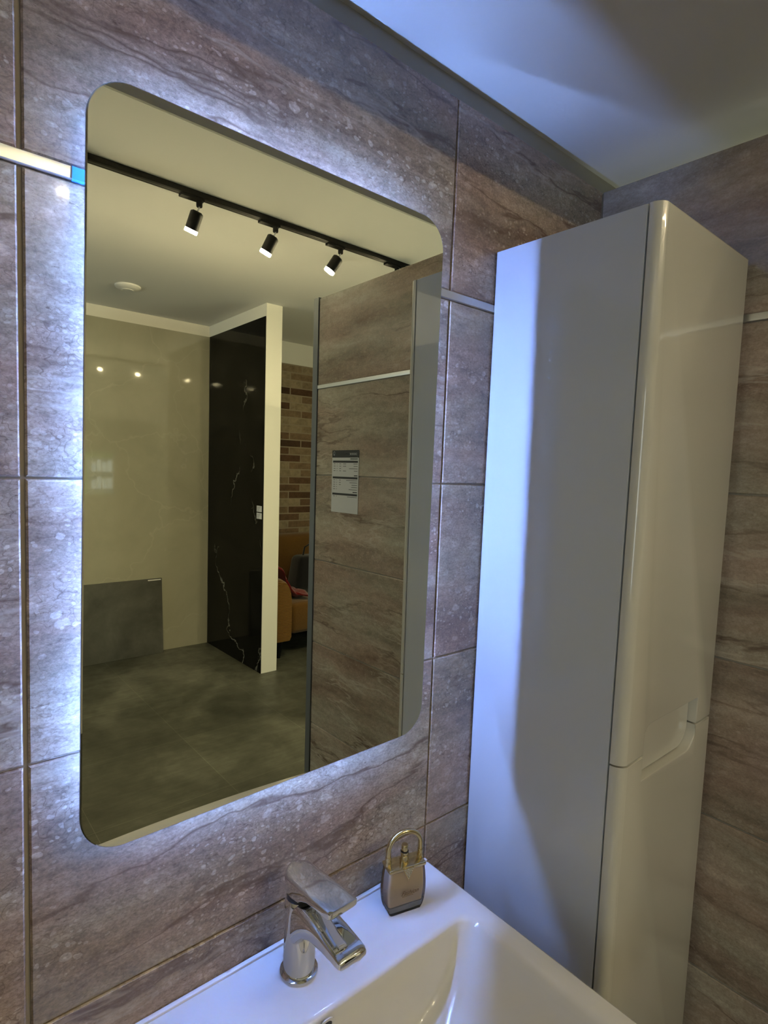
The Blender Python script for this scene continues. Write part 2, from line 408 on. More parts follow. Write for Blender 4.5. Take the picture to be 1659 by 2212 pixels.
# tiled walls: every tile a chamfered block with its own pattern offset
def tiles(bm, u0s, z0s, plane, axis, seed):
    lay = bm.faces.layers.float_vector.new('tid'); rnd = random.Random(seed)
    ch = .0019
    for (a0, a1) in u0s:
        for (z0, z1) in z0s:
            def pt(u, d, z):   # d: depth into the wall
                return (u, plane + d, z) if axis == 'x' else (plane + d, u, z)
            o = [pt(a0, .0105, z0), pt(a1, .0105, z0), pt(a1, .0105, z1), pt(a0, .0105, z1)]
            md = [pt(a0, ch, z0), pt(a1, ch, z0), pt(a1, ch, z1), pt(a0, ch, z1)]
            fr = [pt(a0 + ch, 0, z0 + ch), pt(a1 - ch, 0, z0 + ch), pt(a1 - ch, 0, z1 - ch), pt(a0 + ch, 0, z1 - ch)]
            V = [[bm.verts.new(c) for c in r] for r in (o, md, fr)]
            fs = []
            for A, B in zip(V[:-1], V[1:]):
                for i in range(4):
                    j = (i + 1) % 4; fs.append(bm.faces.new((A[i], A[j], B[j], B[i])))
            fs.append(bm.faces.new(V[2]))
            t = (rnd.uniform(-1, 1), rnd.uniform(-1, 1), rnd.uniform(-1, 1))
            for f in fs: f[lay] = t
    bmesh.ops.recalc_face_normals(bm, faces=bm.faces)
g = .0012
rows = [(r * .3 + g, (r + 1) * .3 - g) for r in range(6)] + [(1.8150, ZT)]
rows[5] = (1.5 + g, 1.7998)
bm = bmesh.new()
cols = [(-1.101, -.5012 - g), (-.5012 + g, .0988 - .0022), (.0988 + .0024, .6989 - g * 1.2), (.6989 + g * 1.2, XR - .001)]
tiles(bm, cols, rows, 0.0, 'x', 5); wb = struct('wall_back', bm, TILE)
bm = bmesh.new(); box(bm, -1.101, XR, .0040, .0118, 0, ZT - .002); obj('grout', bm, GROUT, wb)
bm = bmesh.new()
colsr = [(-1.12, -.52 - g), (-.52 + g, -.0005)]
tiles(bm, colsr, rows, XR, 'y', 11); wr = struct('wall_right', bm, TILE_R)
bm = bmesh.new(); box(bm, XR + .003, XR + .060, -1.12, .0118, 0, ZT - .002); obj('partition_core', bm, [CORE], wr)
bm = bmesh.new(); box(bm, XR - .004, XR + .062, -1.150, -1.1205, 0, ZT + .004, .001); struct('trim_3', bm, TRIMG)
def strip_mesh(u0, u1, plane, axis, z0, z1):
    bm = bmesh.new(); h = z1 - z0
    pf = [(.004, z0), (-.0005, z0 + .0006), (-.0022, z0 + .0014), (-.0024, z0 + h * .3), (-.00243, z0 + h * .5), (-.0024, z1 - h * .3), (-.0022, z1 - .0014), (-.0005, z1 - .0006), (.004, z1)]
    R = [[((u, plane + d, z) if axis == 'x' else (plane + d, u, z)) for d, z in pf] for u in (u0, u1)]
    ring_loft(bm, R, False, False, False); bmesh.ops.recalc_face_normals(bm, faces=bm.faces); return bm
bm = strip_mesh(-1.101, XR - .002, 0, 'x', 1.8003, 1.8147); bmesh.ops.reverse_faces(bm, faces=bm.faces)
t1 = struct('trim_1', bm, STRIP, smooth=30)
bm = strip_mesh(.1437, .171, -.0007, 'x', 1.8001, 1.8149)
o = obj('protective_film', bm, FILM, t1, 30); o['label'] = 'blue protective film left on the strip'
bm = strip_mesh(-1.12, 0, XR, 'y', 1.8003, 1.8147)
struct('trim_2', bm, STRIP, smooth=30)

# ---------------------------------------------------------------- backlit mirror
mr = tag(empty('backlit_mirror'), 'frameless rectangular mirror with rounded corners and a blue-white glow behind it', 'mirror')
ex = Vector((1, -.0004, -.0076)).normalized(); ey = Vector((.0004, 1, -.0069)); ey = (ey - ex * ey.dot(ex)).normalized(); ez = ex.cross(ey)
Mm = Matrix((ex, ey, ez)).transposed().to_4x4(); Mm.translation = Vector((.39, -.0379, 1.5)); mr.matrix_world = Mm
def rquad(corners, r, n=14, inset=0):
    """rounded quad outline, corners ccw (x,z)"""
    pts = []
    for i in range(4):
        p = Vector(corners[i]); a = Vector(corners[i - 1]); b = Vector(corners[(i + 1) % 4])
        da = (a - p).normalized(); db = (b - p).normalized()
        c = p + (da + db) * r
        s = p + da * r; e = p + db * r
        a0 = math.atan2(s.y - c.y, s.x - c.x); a1 = math.atan2(e.y - c.y, e.x - c.x)
        while a1 < a0: a1 += 2 * PI
        for q in range(n + 1):
            t = a0 + (a1 - a0) * q / n
            v = Vector((math.cos(t), math.sin(t))); pts.append(c + v * (r - inset))
    return [(p.x, p.y) for p in pts]
QC = [(-.2468, -.4015), (.2490, -.3900), (.2505, .3965), (-.2432, .3955)]
bm = bmesh.new()
o1 = rquad(QC, .044); o2 = rquad(QC, .044, inset=.0012)
ring_loft(bm, [[(x, .0045, z) for x, z in o1], [(x, .0010, z) for x, z in o1]], True, False)
obj('glass_edge', bm, GLASSEDGE, mr)
bm = bmesh.new()
ring_loft(bm, [[(x, .0010, z) for x, z in o1], [(x, 0, z) for x, z in o2]], False, True)
bmesh.ops.recalc_face_normals(bm, faces=bm.faces)
obj('mirror_glass', bm, MIRROR, mr)
ins = .0400
ci = [(x + (ins if x < 0 else -ins), z + (.028 if z < 0 else -.022)) for x, z in QC]
f1 = rquad(ci, .010, 4); f2 = rquad(ci, .008, 4, inset=.006)
bm = bmesh.new()
for z_a, z_b, O, I in ((.005, .0335, f1, f2),):
    A = [[bm.verts.new((x, z_a, z)) for x, z in O], [bm.verts.new((x, z_b, z)) for x, z in O], [bm.verts.new((x, z_b, z)) for x, z in I], [bm.verts.new((x, z_a, z)) for x, z in I]]
    n = len(O)
    for a in range(4):
        for i in range(n):
            bm.faces.new((A[a][i], A[a][(i + 1) % n], A[(a + 1) % 4][(i + 1) % n], A[(a + 1) % 4][i]))
bmesh.ops.recalc_face_normals(bm, faces=bm.faces)
obj('back_frame', bm, ALU, mr)
def led_side(p0, p1, nrm):
    p0 = Vector(p0); p1 = Vector(p1); L = (p1 - p0).length; d = (p1 - p0) / L; nn = Vector(nrm)
    bm = bmesh.new(); bs = bmesh.new()
    def quadbox(bm, c, hu, hv, t0, t1):
        vs_ = []
        for t in (t0, t1):
            for su, sv in ((-1, -1), (1, -1), (1, 1), (-1, 1)):
                q = c + d * hu * su + nn * t; vs_.append(bm.verts.new((q.x, .018 + hv * sv, q.y)))
        for q in ((0, 3, 2, 1), (4, 5, 6, 7), (0, 1, 5, 4), (1, 2, 6, 5), (2, 3, 7, 6), (3, 0, 4, 7)): bm.faces.new([vs_[i] for i in q])
    nD = int(L / .0166)
    for i in range(nD):
        quadbox(bm, p0 + d * (L * (i + .5) / nD), .0017, .0017, .0006, .0020)
    quadbox(bs, (p0 + p1) / 2, L / 2, .004, .0001, .0006)
    for b_ in (bm, bs): bmesh.ops.recalc_face_normals(b_, faces=b_.faces)
    s = obj('led_tape', bs, PLASTIC, mr); obj('led_diodes', bm, LED, s)
led_side((ci[0][0], ci[0][1] + .012), (ci[3][0], ci[3][1] - .012), (-1, 0))
led_side((ci[1][0], ci[1][1] + .012), (ci[2][0], ci[2][1] - .012), (1, 0))
led_side((ci[0][0] + .012, ci[0][1]), (ci[1][0] - .012, ci[1][1]), (0, -1))
led_side((ci[3][0] + .012, ci[3][1]), (ci[2][0] - .012, ci[2][1]), (0, 1))

# ---------------------------------------------------------------- tall cabinet
KX0, KX1, KYB, KYF, KZ0, KZ1 = .8076, 1.1235, -.2672, -.2900, .3035, 1.9032
cb = tag(empty('tall_cabinet', (KX0, 0, KZ0), -.006), 'tall narrow white gloss wall cabinet standing in the tiled corner beside the mirror', 'cabinet')
def kobj(name, bm, m, parent=cb, smooth=None):
    off = Vector((KX0, 0, KZ0)); bmesh.ops.translate(bm, vec=-off, verts=bm.verts); return obj(name, bm, m, parent, smooth)
bm = bmesh.new()
t = .016
box(bm, KX0, KX0 + t, KYB, -.0030, KZ0, KZ1, .0008); box(bm, KX1 - t, KX1, KYB, -.0030, KZ0, KZ1, .0008)
box(bm, KX0 + t, KX1 - t, KYB, -.0030, KZ1 - t, KZ1 - .0002, .0004); box(bm, KX0 + t, KX1 - t, KYB, -.0030, KZ0 + .0002, KZ0 + t, .0004)
box(bm, KX0 + t, KX1 - t, -.012, -.0042, KZ0 + t, KZ1 - t)
kobj('body', bm, GLOSSW)
RX0, RX1, RZT, RZB = KX0 + .065, KX0 + .260, 1.143, 1.0556
def door(name, poly, lab=None):
    bm = bmesh.new(); a, b, fs = prism(bm, poly, KYF, KYB - .003)
    bmesh.ops.recalc_face_normals(bm, faces=bm.faces)
    ed = []
    for e in bm.edges:
        v1, v2 = e.verts
        if abs(v1.co.y - KYF) < 1e-5 and abs(v2.co.y - KYF) < 1e-5: ed.append(e)
    left = [e for e in ed if all(abs(v.co.x - KX0) < 1e-4 for v in e.verts)]
    rest = [e for e in ed if e not in left]
    bmesh.ops.bevel(bm, geom=left, offset=.017, segments=8, affect='EDGES', profile=.5)
    rest = [e for e in bm.edges if all(abs(v.co.y - KYF) < 1e-5 for v in e.verts) and len(e.link_faces) == 2 and not all(abs(v.co.x - KX0 - .017) < .001 for v in e.verts)
            and any(abs(f.normal.y) < .5 for f in e.link_faces)]
    bmesh.ops.bevel(bm, geom=rest, offset=.0022, segments=3, affect='EDGES', profile=.5)
    return kobj(name, bm, DOORW, cb, 35)
arc = lambda cx, cz, r, a0, a1, n=8: [(cx + r * math.cos(a0 + (a1 - a0) * i / n), cz + r * math.sin(a0 + (a1 - a0) * i / n)) for i in range(n + 1)]
DX1 = KX1 + .003
up = [(KX0, 1.0965), (RX0, 1.0965), (RX0, RZT - .018)] + list(reversed(arc(RX0 + .018, RZT - .018, .018, PI / 2, PI, 4)))[1:] + [(RX1, RZT), (RX1, 1.0965), (DX1, 1.0965), (DX1, KZ1), (KX0, KZ1)]
lo = [(KX0, KZ0), (DX1, KZ0), (DX1, 1.0935), (RX1, 1.0935)] + arc(RX1 - .038, RZB + .038, .038, 0, -PI / 2, 10) + [(RX0, RZB), (RX0, 1.0935), (KX0, 1.0935)]
door('upper_door', up); door('lower_door', lo)
bm = bmesh.new()   # recessed grip plate with a shadow gap to the right and below
gp = [(RX0 - .008, RZB + .0022), (RX1 - .038, RZB + .0022)] + arc(RX1 - .038 - .0, RZB + .0382, .0358, -PI / 2, 0, 10)[1:] + [(RX1 - .0022, RZT + .008), (RX0 - .008, RZT + .008)]
prism(bm, gp, -.2752, -.2712); bmesh.ops.recalc_face_normals(bm, faces=bm.faces)
kobj('grip_recess', bm, DOORW, cb, 30)

# ---------------------------------------------------------------- washbasin
ZB = .8388
bs = tag(empty('washbasin', (.4, 0, ZB)), 'white ceramic washbasin with a wide flat back ledge under the mirror', 'washbasin')
def rrect(x0, x1, y0, y1, r, z, bow=0, n=10, m_=14):
    """ccw rounded rectangle, y0<y1; the y0 side bows out by bow"""
    cx = (x0 + x1) / 2; hw = (x1 - x0) / 2
    def by(x): return -bow * (1 - ((x - cx) / hw) ** 2)
    P = []
    r = min(r, hw * .99, (y1 - y0) * .49)
    for (qx, qy, a) in ((x1 - r, y0 + r, -PI / 2), (x1 - r, y1 - r, 0), (x0 + r, y1 - r, PI / 2), (x0 + r, y0 + r, PI)):
        seg = [(qx + r * math.cos(a + PI / 2 * i / n), qy + r * math.sin(a + PI / 2 * i / n)) for i in range(n + 1)]
        if P:
            last = P[-1]
            for i in range(1, m_): P.append((last[0] + (seg[0][0] - last[0]) * i / m_, last[1] + (seg[0][1] - last[1]) * i / m_))
        P += seg
    last = P[-1]; f = P[0]
    for i in range(1, m_): P.append((last[0] + (f[0] - last[0]) * i / m_, last[1] + (f[1] - last[1]) * i / m_))
    return [(x - .4, (y + by(x) * max(0, min(1, (y1 - y) / (y1 - y0))) ** 2), z - ZB) for x, y in P]
X0, X1 = .1000, .7009
Y0, Y1 = -.460, -.0015
rings = [rrect(X0 + .05, X1 - .05, Y0 + .08, Y1, .02, ZB - .125, .01),
         rrect(X0 + .01, X1 - .01, Y0 + .02, Y1, .02, ZB - .105, .015),
         rrect(X0, X1, Y0, Y1, .010, ZB - .085, .018),
         rrect(X0, X1, Y0, Y1, .010, ZB - .004, .018),
         rrect(X0 + .0012, X1 - .0012, Y0 + .0012, Y1 - .0002, .010, ZB - .0012, .018),
         rrect(X0 + .004, X1 - .004, Y0 + .004, Y1 - .002, .009, ZB, .018)]
IX0, IX1, IY0, IY1 = .133, .6655, -.425, -.1285
for (dx, dyb, dyf, z, r) in ((-.006, -.005, -.004, 0, .030), (0, 0, 0, -.0012, .026), (.004, .0022, .003, -.005, .024), (.009, .0045, .006, -.012, .022),
                             (.030, .009, .012, -.042, .022), (.055, .014, .018, -.072, .024), (.082, .019, .026, -.092, .03), (.115, .032, .045, -.101, .04), (.16, .06, .08, -.104, .05), (.20, .09, .11, -.106, .05)):
    rings.append(rrect(IX0 + dx, IX1 - dx, IY0 + dyf, IY1 - dyb, r, ZB + z, .016))
bm = bmesh.new(); ring_loft(bm, rings, True, True); bmesh.ops.recalc_face_normals(bm, faces=bm.faces)
obj('basin_bowl', bm, CERAMIC, bs, 50)
bm = bmesh.new(); box(bm, X0 - .4 + .002, X1 - .4 - .002, -.0085, -.0016, -.001, .0035, .0012); obj('back_ledge', bm, CERAMIC, bs, 40)
bm = bmesh.new(); lathe(bm, [(.0, -.1055), (.018, -.1052), (.021, -.1035), (.021, -.106)], 0, -.27, 32, False, False); obj('drain', bm, CHROME, bs, 40)
bm = bmesh.new()
lathe(bm, [(.0135, 0), (.0135, .0015), (.0095, .0015), (.0090, .0002)], n=32, cap0=False, cap1=False)
bmesh.ops.transform(bm, matrix=Matrix.Translation((-.003, -.1338, -.0150)) @ Matrix.Rotation(PI / 2 + .18, 4, 'X'), verts=bm.verts)
ov = obj('overflow', bm, CERAMIC, bs, 40)
bm = bmesh.new(); lathe(bm, [(.0001, .0007), (.0094, .0007)], n=32, cap0=False, cap1=False)
bmesh.ops.transform(bm, matrix=Matrix.Translation((-.003, -.1338, -.0150)) @ Matrix.Rotation(PI / 2 + .18, 4, 'X'), verts=bm.verts)
obj('overflow_hole', bm, BLACKR, ov)

# ---------------------------------------------------------------- faucet
FX, FY = .405, -.058
ft = tag(empty('basin_faucet', (FX, FY, ZB)), 'chrome single-lever mixer tap on the basin ledge', 'faucet')
bm = bmesh.new(); lathe(bm, [(.0255, 0), (.0262, .002), (.0255, .0048), (.0225, .0062), (.0215, .0062)], cap0=True, cap1=True); obj('base_ring', bm, CHROME, ft, 40)
bm = bmesh.new()
lathe(bm, [(.0212, .005), (.0213, .03), (.0212, .06), (.0212, .09), (.0210, .1085), (.0200, .1105), (.006, .1105)], cap0=False, cap1=True)
def superloft(stations, n=36, e=3.2):
    """stations: (y, cx, hw, zb, zt) -> superelliptic sections joined along y"""
    R = []
    for (y, hw, zb, zt) in stations:
        c = (zb + zt) / 2; h = (zt - zb) / 2; r = []
        for i in range(n):
            t = 2 * PI * i / n; cx_, sx_ = math.cos(t), math.sin(t)
            r.append((hw * math.copysign(abs(cx_) ** (2 / e), cx_), y, c + h * math.copysign(abs(sx_) ** (2 / e), sx_)))
        R.append(r)
    return R
obj('body', bm, CHROME, ft, 40)
bm = bmesh.new()
ring_loft(bm, superloft([(.004, .0190, .040, .100), (-.006, .0200, .046, .1080), (-.018, .0202, .058, .1125), (-.032, .0205, .074, .1140), (-.050, .0208, .084, .1140), (-.075, .0210, .0900, .1120), (-.100, .0211, .0925, .1090), (-.1125, .0208, .0930, .1070), (-.1165, .0195, .0945, .1045), (-.1175, .016, .0975, .1020)], e=4.5))
bmesh.ops.recalc_face_normals(bm, faces=bm.faces)
sp = obj('spout', bm, CHROME, ft, 50)
bm = bmesh.new(); lathe(bm, [(.009, -.0035), (.009, .004)], n=24)
bmesh.ops.translate(bm, vec=(0, -.100, .0905), verts=bm.verts); obj('aerator', bm, ALU, sp, 40)
bm = bmesh.new(); lathe(bm, [(.0190, .1095), (.0190, .1168)], cap0=True, cap1=True); obj('seal_ring', bm, BLACKR, ft, 40)
# lever: rounded cap over the body running out into a flat plate
bm = bmesh.new()
st = []
for a in (5, 25, 45, 65, 85):
    y = .0222 * math.cos(math.radians(a)); st.append((y, .0222 * math.sin(math.radians(a)), .1175, .1450 - .0000))
st += [(-.010, .0224, .1175, .1462), (-.024, .0224, .1215, .1475), (-.034, .0224, .1290, .1484), (-.046, .0223, .1350, .1495), (-.062, .0222, .1385, .1512), (-.080, .0220, .1402, .1532), (-.090, .0216, .1412, .1545), (-.0940, .0206, .1440, .1552), (-.0958, .0185, .1475, .1554)]
ring_loft(bm, superloft(st, e=6)); bmesh.ops.recalc_face_normals(bm, faces=bm.faces)
obj('lever', bm, CHROME, ft, 45)

# ---------------------------------------------------------------- perfume bottle
pb = tag(empty('perfume_bottle', (.5945, -.058, ZB), math.radians(-15)), 'small glass perfume bottle shaped like a handbag with a gold arch handle', 'perfume bottle')
def bag(s=1.0, ins=0, zlo=0, zhi=.0700):
    prof = [(0, .0270), (.003, .0293), (.009, .0312), (.018, .0328), (.028, .0337), (.040, .0337), (.052, .0328), (.062, .0318), (.070, .0308)]
    def hw(z):
        for (a, b), (c_, d) in zip(prof[:-1], prof[1:]):
            if a <= z <= c_: return b + (d - b) * (z - a) / (c_ - a)
        return prof[-1][1]
    R = []
    for i in range(15):
        z = zlo + (zhi - zlo) * i / 14
        w_ = hw(z) - ins; d_ = (.0130 + .0015 * math.sin(PI * z / .07)) - ins
        r_ = min(.004, d_ * .6)
        R.append([(x, y, z) for x, y, _ in [(q[0] + .4, q[1], 0) for q in rrect(-w_, w_, -d_, d_, r_, 0, 0, 5, 6)]])
    return R
bm = bmesh.new(); ring_loft(bm, bag()); bmesh.ops.recalc_face_normals(bm, faces=bm.faces)
gl = obj('glass_flask', bm, GLASS, pb, 45)
bm = bmesh.new(); ring_loft(bm, bag(ins=.0026, zlo=.0125, zhi=.066)); bmesh.ops.recalc_face_normals(bm, faces=bm.faces)
obj('perfume', bm, LIQUID, pb, 60)
BASEG = mat('refracted_light_base', (.72, .76, .88), .03, coat=1); BASEG.node_tree.nodes['Principled BSDF'].inputs['Alpha'].default_value = .7  # pale blue colour stands in for light refracted through the clear base
bm = bmesh.new(); ring_loft(bm, bag(ins=.0010, zlo=.0035, zhi=.0118)); bmesh.ops.recalc_face_normals(bm, faces=bm.faces)
obj('thick_glass_base', bm, BASEG, pb, 45)
bm = bmesh.new(); box(bm, -.0316, .0316, -.0142, .0142, .0690, .0745, .0012); obj('gold_collar', bm, GOLD, pb, 40)
bm = bmesh.new(); ap = [(-.0280 * math.cos(PI * i / 28) * 1.0, 0, .098 + .0245 * math.sin(PI * i / 28)) for i in range(29)]
ap = [(-.0280, 0, .074 + .006 * i) for i in range(4)] + ap + [(.0280, 0, .092 - .006 * i) for i in range(4)]
tube(bm, ap, .0040, 14); hd = obj('arch_handle', bm, GOLD, pb, 60)
for sx in (-1, 1):
    bm = bmesh.new(); lathe(bm, [(.0046, .0745), (.0052, .078), (.0052, .081), (.0044, .0835), (.0050, .086), (.0044, .089)], sx * .0280, 0, 24); obj('handle_socket', bm, GOLD, pb, 50)
bm = bmesh.new(); lathe(bm, [(.0072, .0745), (.0078, .078), (.0060, .084), (.0062, .0865), (.0068, .088), (.0068, .0905), (.0050, .0915)], 0, 0, 28); pn = obj('spray_neck', bm, GOLD, pb, 50)
bm = bmesh.new(); lathe(bm, [(.0052, .0915), (.0054, .092), (.0054, .101), (.0046, .1022)], 0, 0, 28); obj('spray_head', bm, GOLD, pb, 50)
bm = bmesh.new(); lathe(bm, [(.0064, .0903), (.0064, .0918)], 0, 0, 24); obj('neck_seal', bm, BLACKR, pb)
GEM = mat('crystal_stone', (.85, .87, .95), .05, 1)
bm = bmesh.new(); prism(bm, [(0, .053), (.0095, .0735), (-.0095, .0735)], -.0162, -.0141); bmesh.ops.recalc_face_normals(bm, faces=bm.faces); em = obj('crystal_badge', bm, GOLD, pb)
bm = bmesh.new()
for r_ in range(6):
    for c_ in range(6 - r_):
        cx_ = (c_ - (5 - r_) / 2) * .0027
        bmesh.ops.create_icosphere(bm, subdivisions=1, radius=.0011, matrix=Matrix.Translation((cx_, -.0165, .0722 - r_ * .0028)))
obj('crystals', bm, GEM, em)
def text_mesh(s, size, shear=0):
    cu = bpy.data.curves.new('txt', 'FONT'); cu.body = s; cu.size = size; cu.shear = shear; cu.align_x = 'CENTER'; cu.extrude = .00004
    o = bpy.data.objects.new('txt', cu); C.objects.link(o)
    me = bpy.data.meshes.new_from_object(o); bpy.data.objects.remove(o); return me
BROWNINK = mat('gold_brown_print', (.22, .13, .06), .4, .4)
def lettering(name, s, size, mt, loc, rot, parent, shear=0):
    me = text_mesh(s, size, shear); me.materials.clear(); me.materials.append(mt)
    o = bpy.data.objects.new(name, me); C.objects.link(o); o.parent = parent; o.location = loc; o.rotation_euler = rot; return o
o = lettering('printed_name', 'Fashion', .0098, BROWNINK, (.004, -.01480, .0295), (PI / 2, 0, 0), pb, .45)
bm = bmesh.new()
for q in range(9): box(bm, -.0085 + q * .0021, -.0085 + q * .0021 + .0015, -.0149, -.0147, .0280, .0270)
obj('small_print', bm, BROWNINK, pb)

# ---------------------------------------------------------------- information sheet on the right partition
sh = tag(empty('information_sheet', (XR - .0006, -.947, 1.482)), 'white printed price sheet with a black header taped to the tiled partition', 'sheet')
# local frame: u along -y (reading direction), z up, thickness towards -x
def sbox(bm, u0, u1, z0, z1, d0, d1): box(bm, -d1, -d0, -u1, -u0, z0, z1)
SW_, SH_ = .074, .104
bm = bmesh.new(); sbox(bm, -SW_, SW_, -SH_, SH_, 0, .0005); pp = obj('paper', bm, PAPER, sh)
bm = bmesh.new(); sbox(bm, -SW_, SW_, SH_ - .0245, SH_, .0005, .0006); hdz = obj('header_band', bm, INK, sh)
bm = bmesh.new()
for zz in (.066, .0125, -.0425): sbox(bm, -.069, .069, zz - .0035, zz + .0035, .0005, .0006)
obj('table_bars', bm, INK, sh)
rr_ = random.Random(3)
def trow(u0, ue, z_, h=.0009, name='text_line', mt=INKG, par=None):
    bm = bmesh.new(); sbox(bm, u0, ue, z_ - h, z_ + h, .0005, .0006); obj(name, bm, mt, par or pp)
for (z_, u_) in ((.075, -.028), (.0205, -.050), (-.034, -.045)): trow(-.068, u_, z_, .0015, 'heading_line', INK)
for z_, nm in ((.0585, .3), (.051, .28), (.043, .6), (.0355, .25), (.0045, .8), (-.003, .55), (-.0105, .4), (-.018, .42), (-.0255, .6), (-.050, .7)):
    trow(-.068, -.068 + .075 * nm, z_)
for z_ in (.0585, .051, .043, .0355, .0045, -.003, -.0105): trow(.022, .032, z_)
for z_ in (.0585, .051, .0355): trow(-.006, .011, z_)
for z_ in (.0585, .051, .043, .0355, .0045, -.003, -.0105, -.018, -.0255, -.050): trow(.054, .065, z_); trow(.043, .047, z_)
bm = bmesh.new()   # looped emblem in the header
tube(bm, [(-.0007, -(.062 + .0042 * math.cos(t_)), .0945 + .0052 * math.sin(t_)) for t_ in [PI * .95 + 2 * PI * i / 20 for i in range(21)]] + [(-.0007, -(.0585 + .002 * i), .0890 - .0022 * math.sin(PI * i / 4)) for i in range(5)], .0008, 6)
obj('emblem', bm, PRINTW, hdz)
for i in range(7):
    u = -.062 + i * .0056; w2 = .0040; bm = bmesh.new()
    poly = [(u, .088), (u + w2, .088), (u + w2, .0892), (u + .0012, .0892), (u + .0012, .0933), (u + w2, .0933), (u + w2, .0945), (u, .0945)] if i % 2 == 0 else [(u, .088), (u + .0012, .088), (u + .0012, .0907), (u + .0028, .0907), (u + .0028, .088), (u + w2, .088), (u + w2, .0945), (u + .0028, .0945), (u + .0028, .0919), (u + .0012, .0919), (u + .0012, .0945), (u, .0945)]
    A_ = [bm.verts.new((-.0008, -q[0], q[1])) for q in poly]; B_ = [bm.verts.new((-.0006, -q[0], q[1])) for q in poly]
    bm.faces.new(A_); bm.faces.new(list(reversed(B_)))
    for j in range(len(poly)): bm.faces.new((A_[j - 1], A_[j], B_[j], B_[j - 1]))
    bmesh.ops.recalc_face_normals(bm, faces=bm.faces); obj('header_letter', bm, PRINTW, hdz)
trow(-.020, -.004, .0912, .0007, 'header_line', PRINTW, hdz)

# ---------------------------------------------------------------- track lights
RY = -1.9
tr = tag(empty('lighting_track', (1.5, RY, 2.692)), 'long black ceiling lighting track running across the room', 'lighting track')
bm = bmesh.new(); box(bm, -2.4, 1.4, -.018, .018, -.024, 0, .0015); obj('rail', bm, BLACKM, tr)
bm = bmesh.new(); box(bm, -2.4, 1.4, -.006, .006, -.0243, -.0238); obj('rail_slot', bm, BLACKR, tr)
def spot(mx, d, label, glow=True):
    root = empty('track_spotlight', (mx, RY, 2.668)); tag(root, label, 'spotlight', 'spotlights on the ceiling track')
    bm = bmesh.new(); box(bm, -.085, .018, -.016, .016, -.012, -.0002, .002); obj('adapter', bm, BLACKM, root)
    bm = bmesh.new(); lathe(bm, [(.012, -.034), (.013, -.030), (.013, -.011)], n=20); obj('stem', bm, BLACKM, root, 40)
    d = Vector(d).normalized(); piv = Vector((-.006, 0, -.048))
    q = d.to_track_quat('-Z', 'Y').to_matrix().to_4x4()
    hp = piv + d * .004
    bm = bmesh.new(); tube(bm, [(0, 0, -.032), (-.002, 0, -.042), tuple(piv + d * .006), tuple(piv + d * .025)], .0035, 8); obj('bracket', bm, ALU, root, 60)
    T = Matrix.Translation(hp) @ q
    bm = bmesh.new(); lathe(bm, [(.018, -.002), (.0265, -.008), (.0275, -.012), (.0275, -.080), (.0255, -.080), (.0255, -.074), (.001, -.074)], n=36, cap1=False)
    bmesh.ops.transform(bm, matrix=T, verts=bm.verts); hd_ = obj('lamp_head', bm, BLACKM, root, 40)
    bm = bmesh.new(); lathe(bm, [(.0270, -.0802), (.0272, -.0925), (.0250, -.0945), (.0215, -.0945), (.0215, -.0802)], n=36, cap0=False, cap1=False)
    bmesh.ops.transform(bm, matrix=T, verts=bm.verts); obj('glowing_ring', bm, RIM, hd_, 60)
    bm = bmesh.new(); lathe(bm, [(.0210, -.086), (.001, -.086)], n=32, cap0=False, cap1=False)
    bmesh.ops.transform(bm, matrix=T, verts=bm.verts); obj('lens', bm, LENS, hd_, 60)
    l = bpy.data.lights.new('spot_beam', 'SPOT'); l.energy = LAMP_W; l.color = LAMP_COL; l.spot_size = math.radians(95); l.spot_blend = .8; l.shadow_soft_size = .02
    o = bpy.data.objects.new('spot_beam', l); C.objects.link(o); o.parent = root
    o.location = hp + d * .098; o.rotation_euler = d.to_track_quat('-Z', 'Y').to_euler()
spot(1.031, (-.17, -.42, -.90), 'black track spotlight, leftmost of the three reflected in the mirror')
spot(1.403, (-.27, -.42, -.87), 'black track spotlight, middle one of the three reflected in the mirror')
spot(1.782, (-.40, -.40, -.83), 'black track spotlight, rightmost of the three reflected in the mirror')
spot(.56, (-.15, -.35, -.92), 'black track spotlight just beyond the left edge of the mirror view')
spot(2.17, (-.30, -.35, -.88), 'black track spotlight hidden above the partition in the mirror view')

dt = tag(empty('smoke_detector', (1.205, -3.49, 2.692)), 'flat round white detector on the ceiling in the mirror view', 'detector')
bm = bmesh.new(); lathe(bm, [(.080, 0), (.080, -.009), (.074, -.015), (.050, -.022), (.036, -.026), (.034, -.029), (.001, -.030)], n=48, cap1=False); bmesh.ops.recalc_face_normals(bm, faces=bm.faces); obj('housing', bm, PLASTIC, dt, 35)

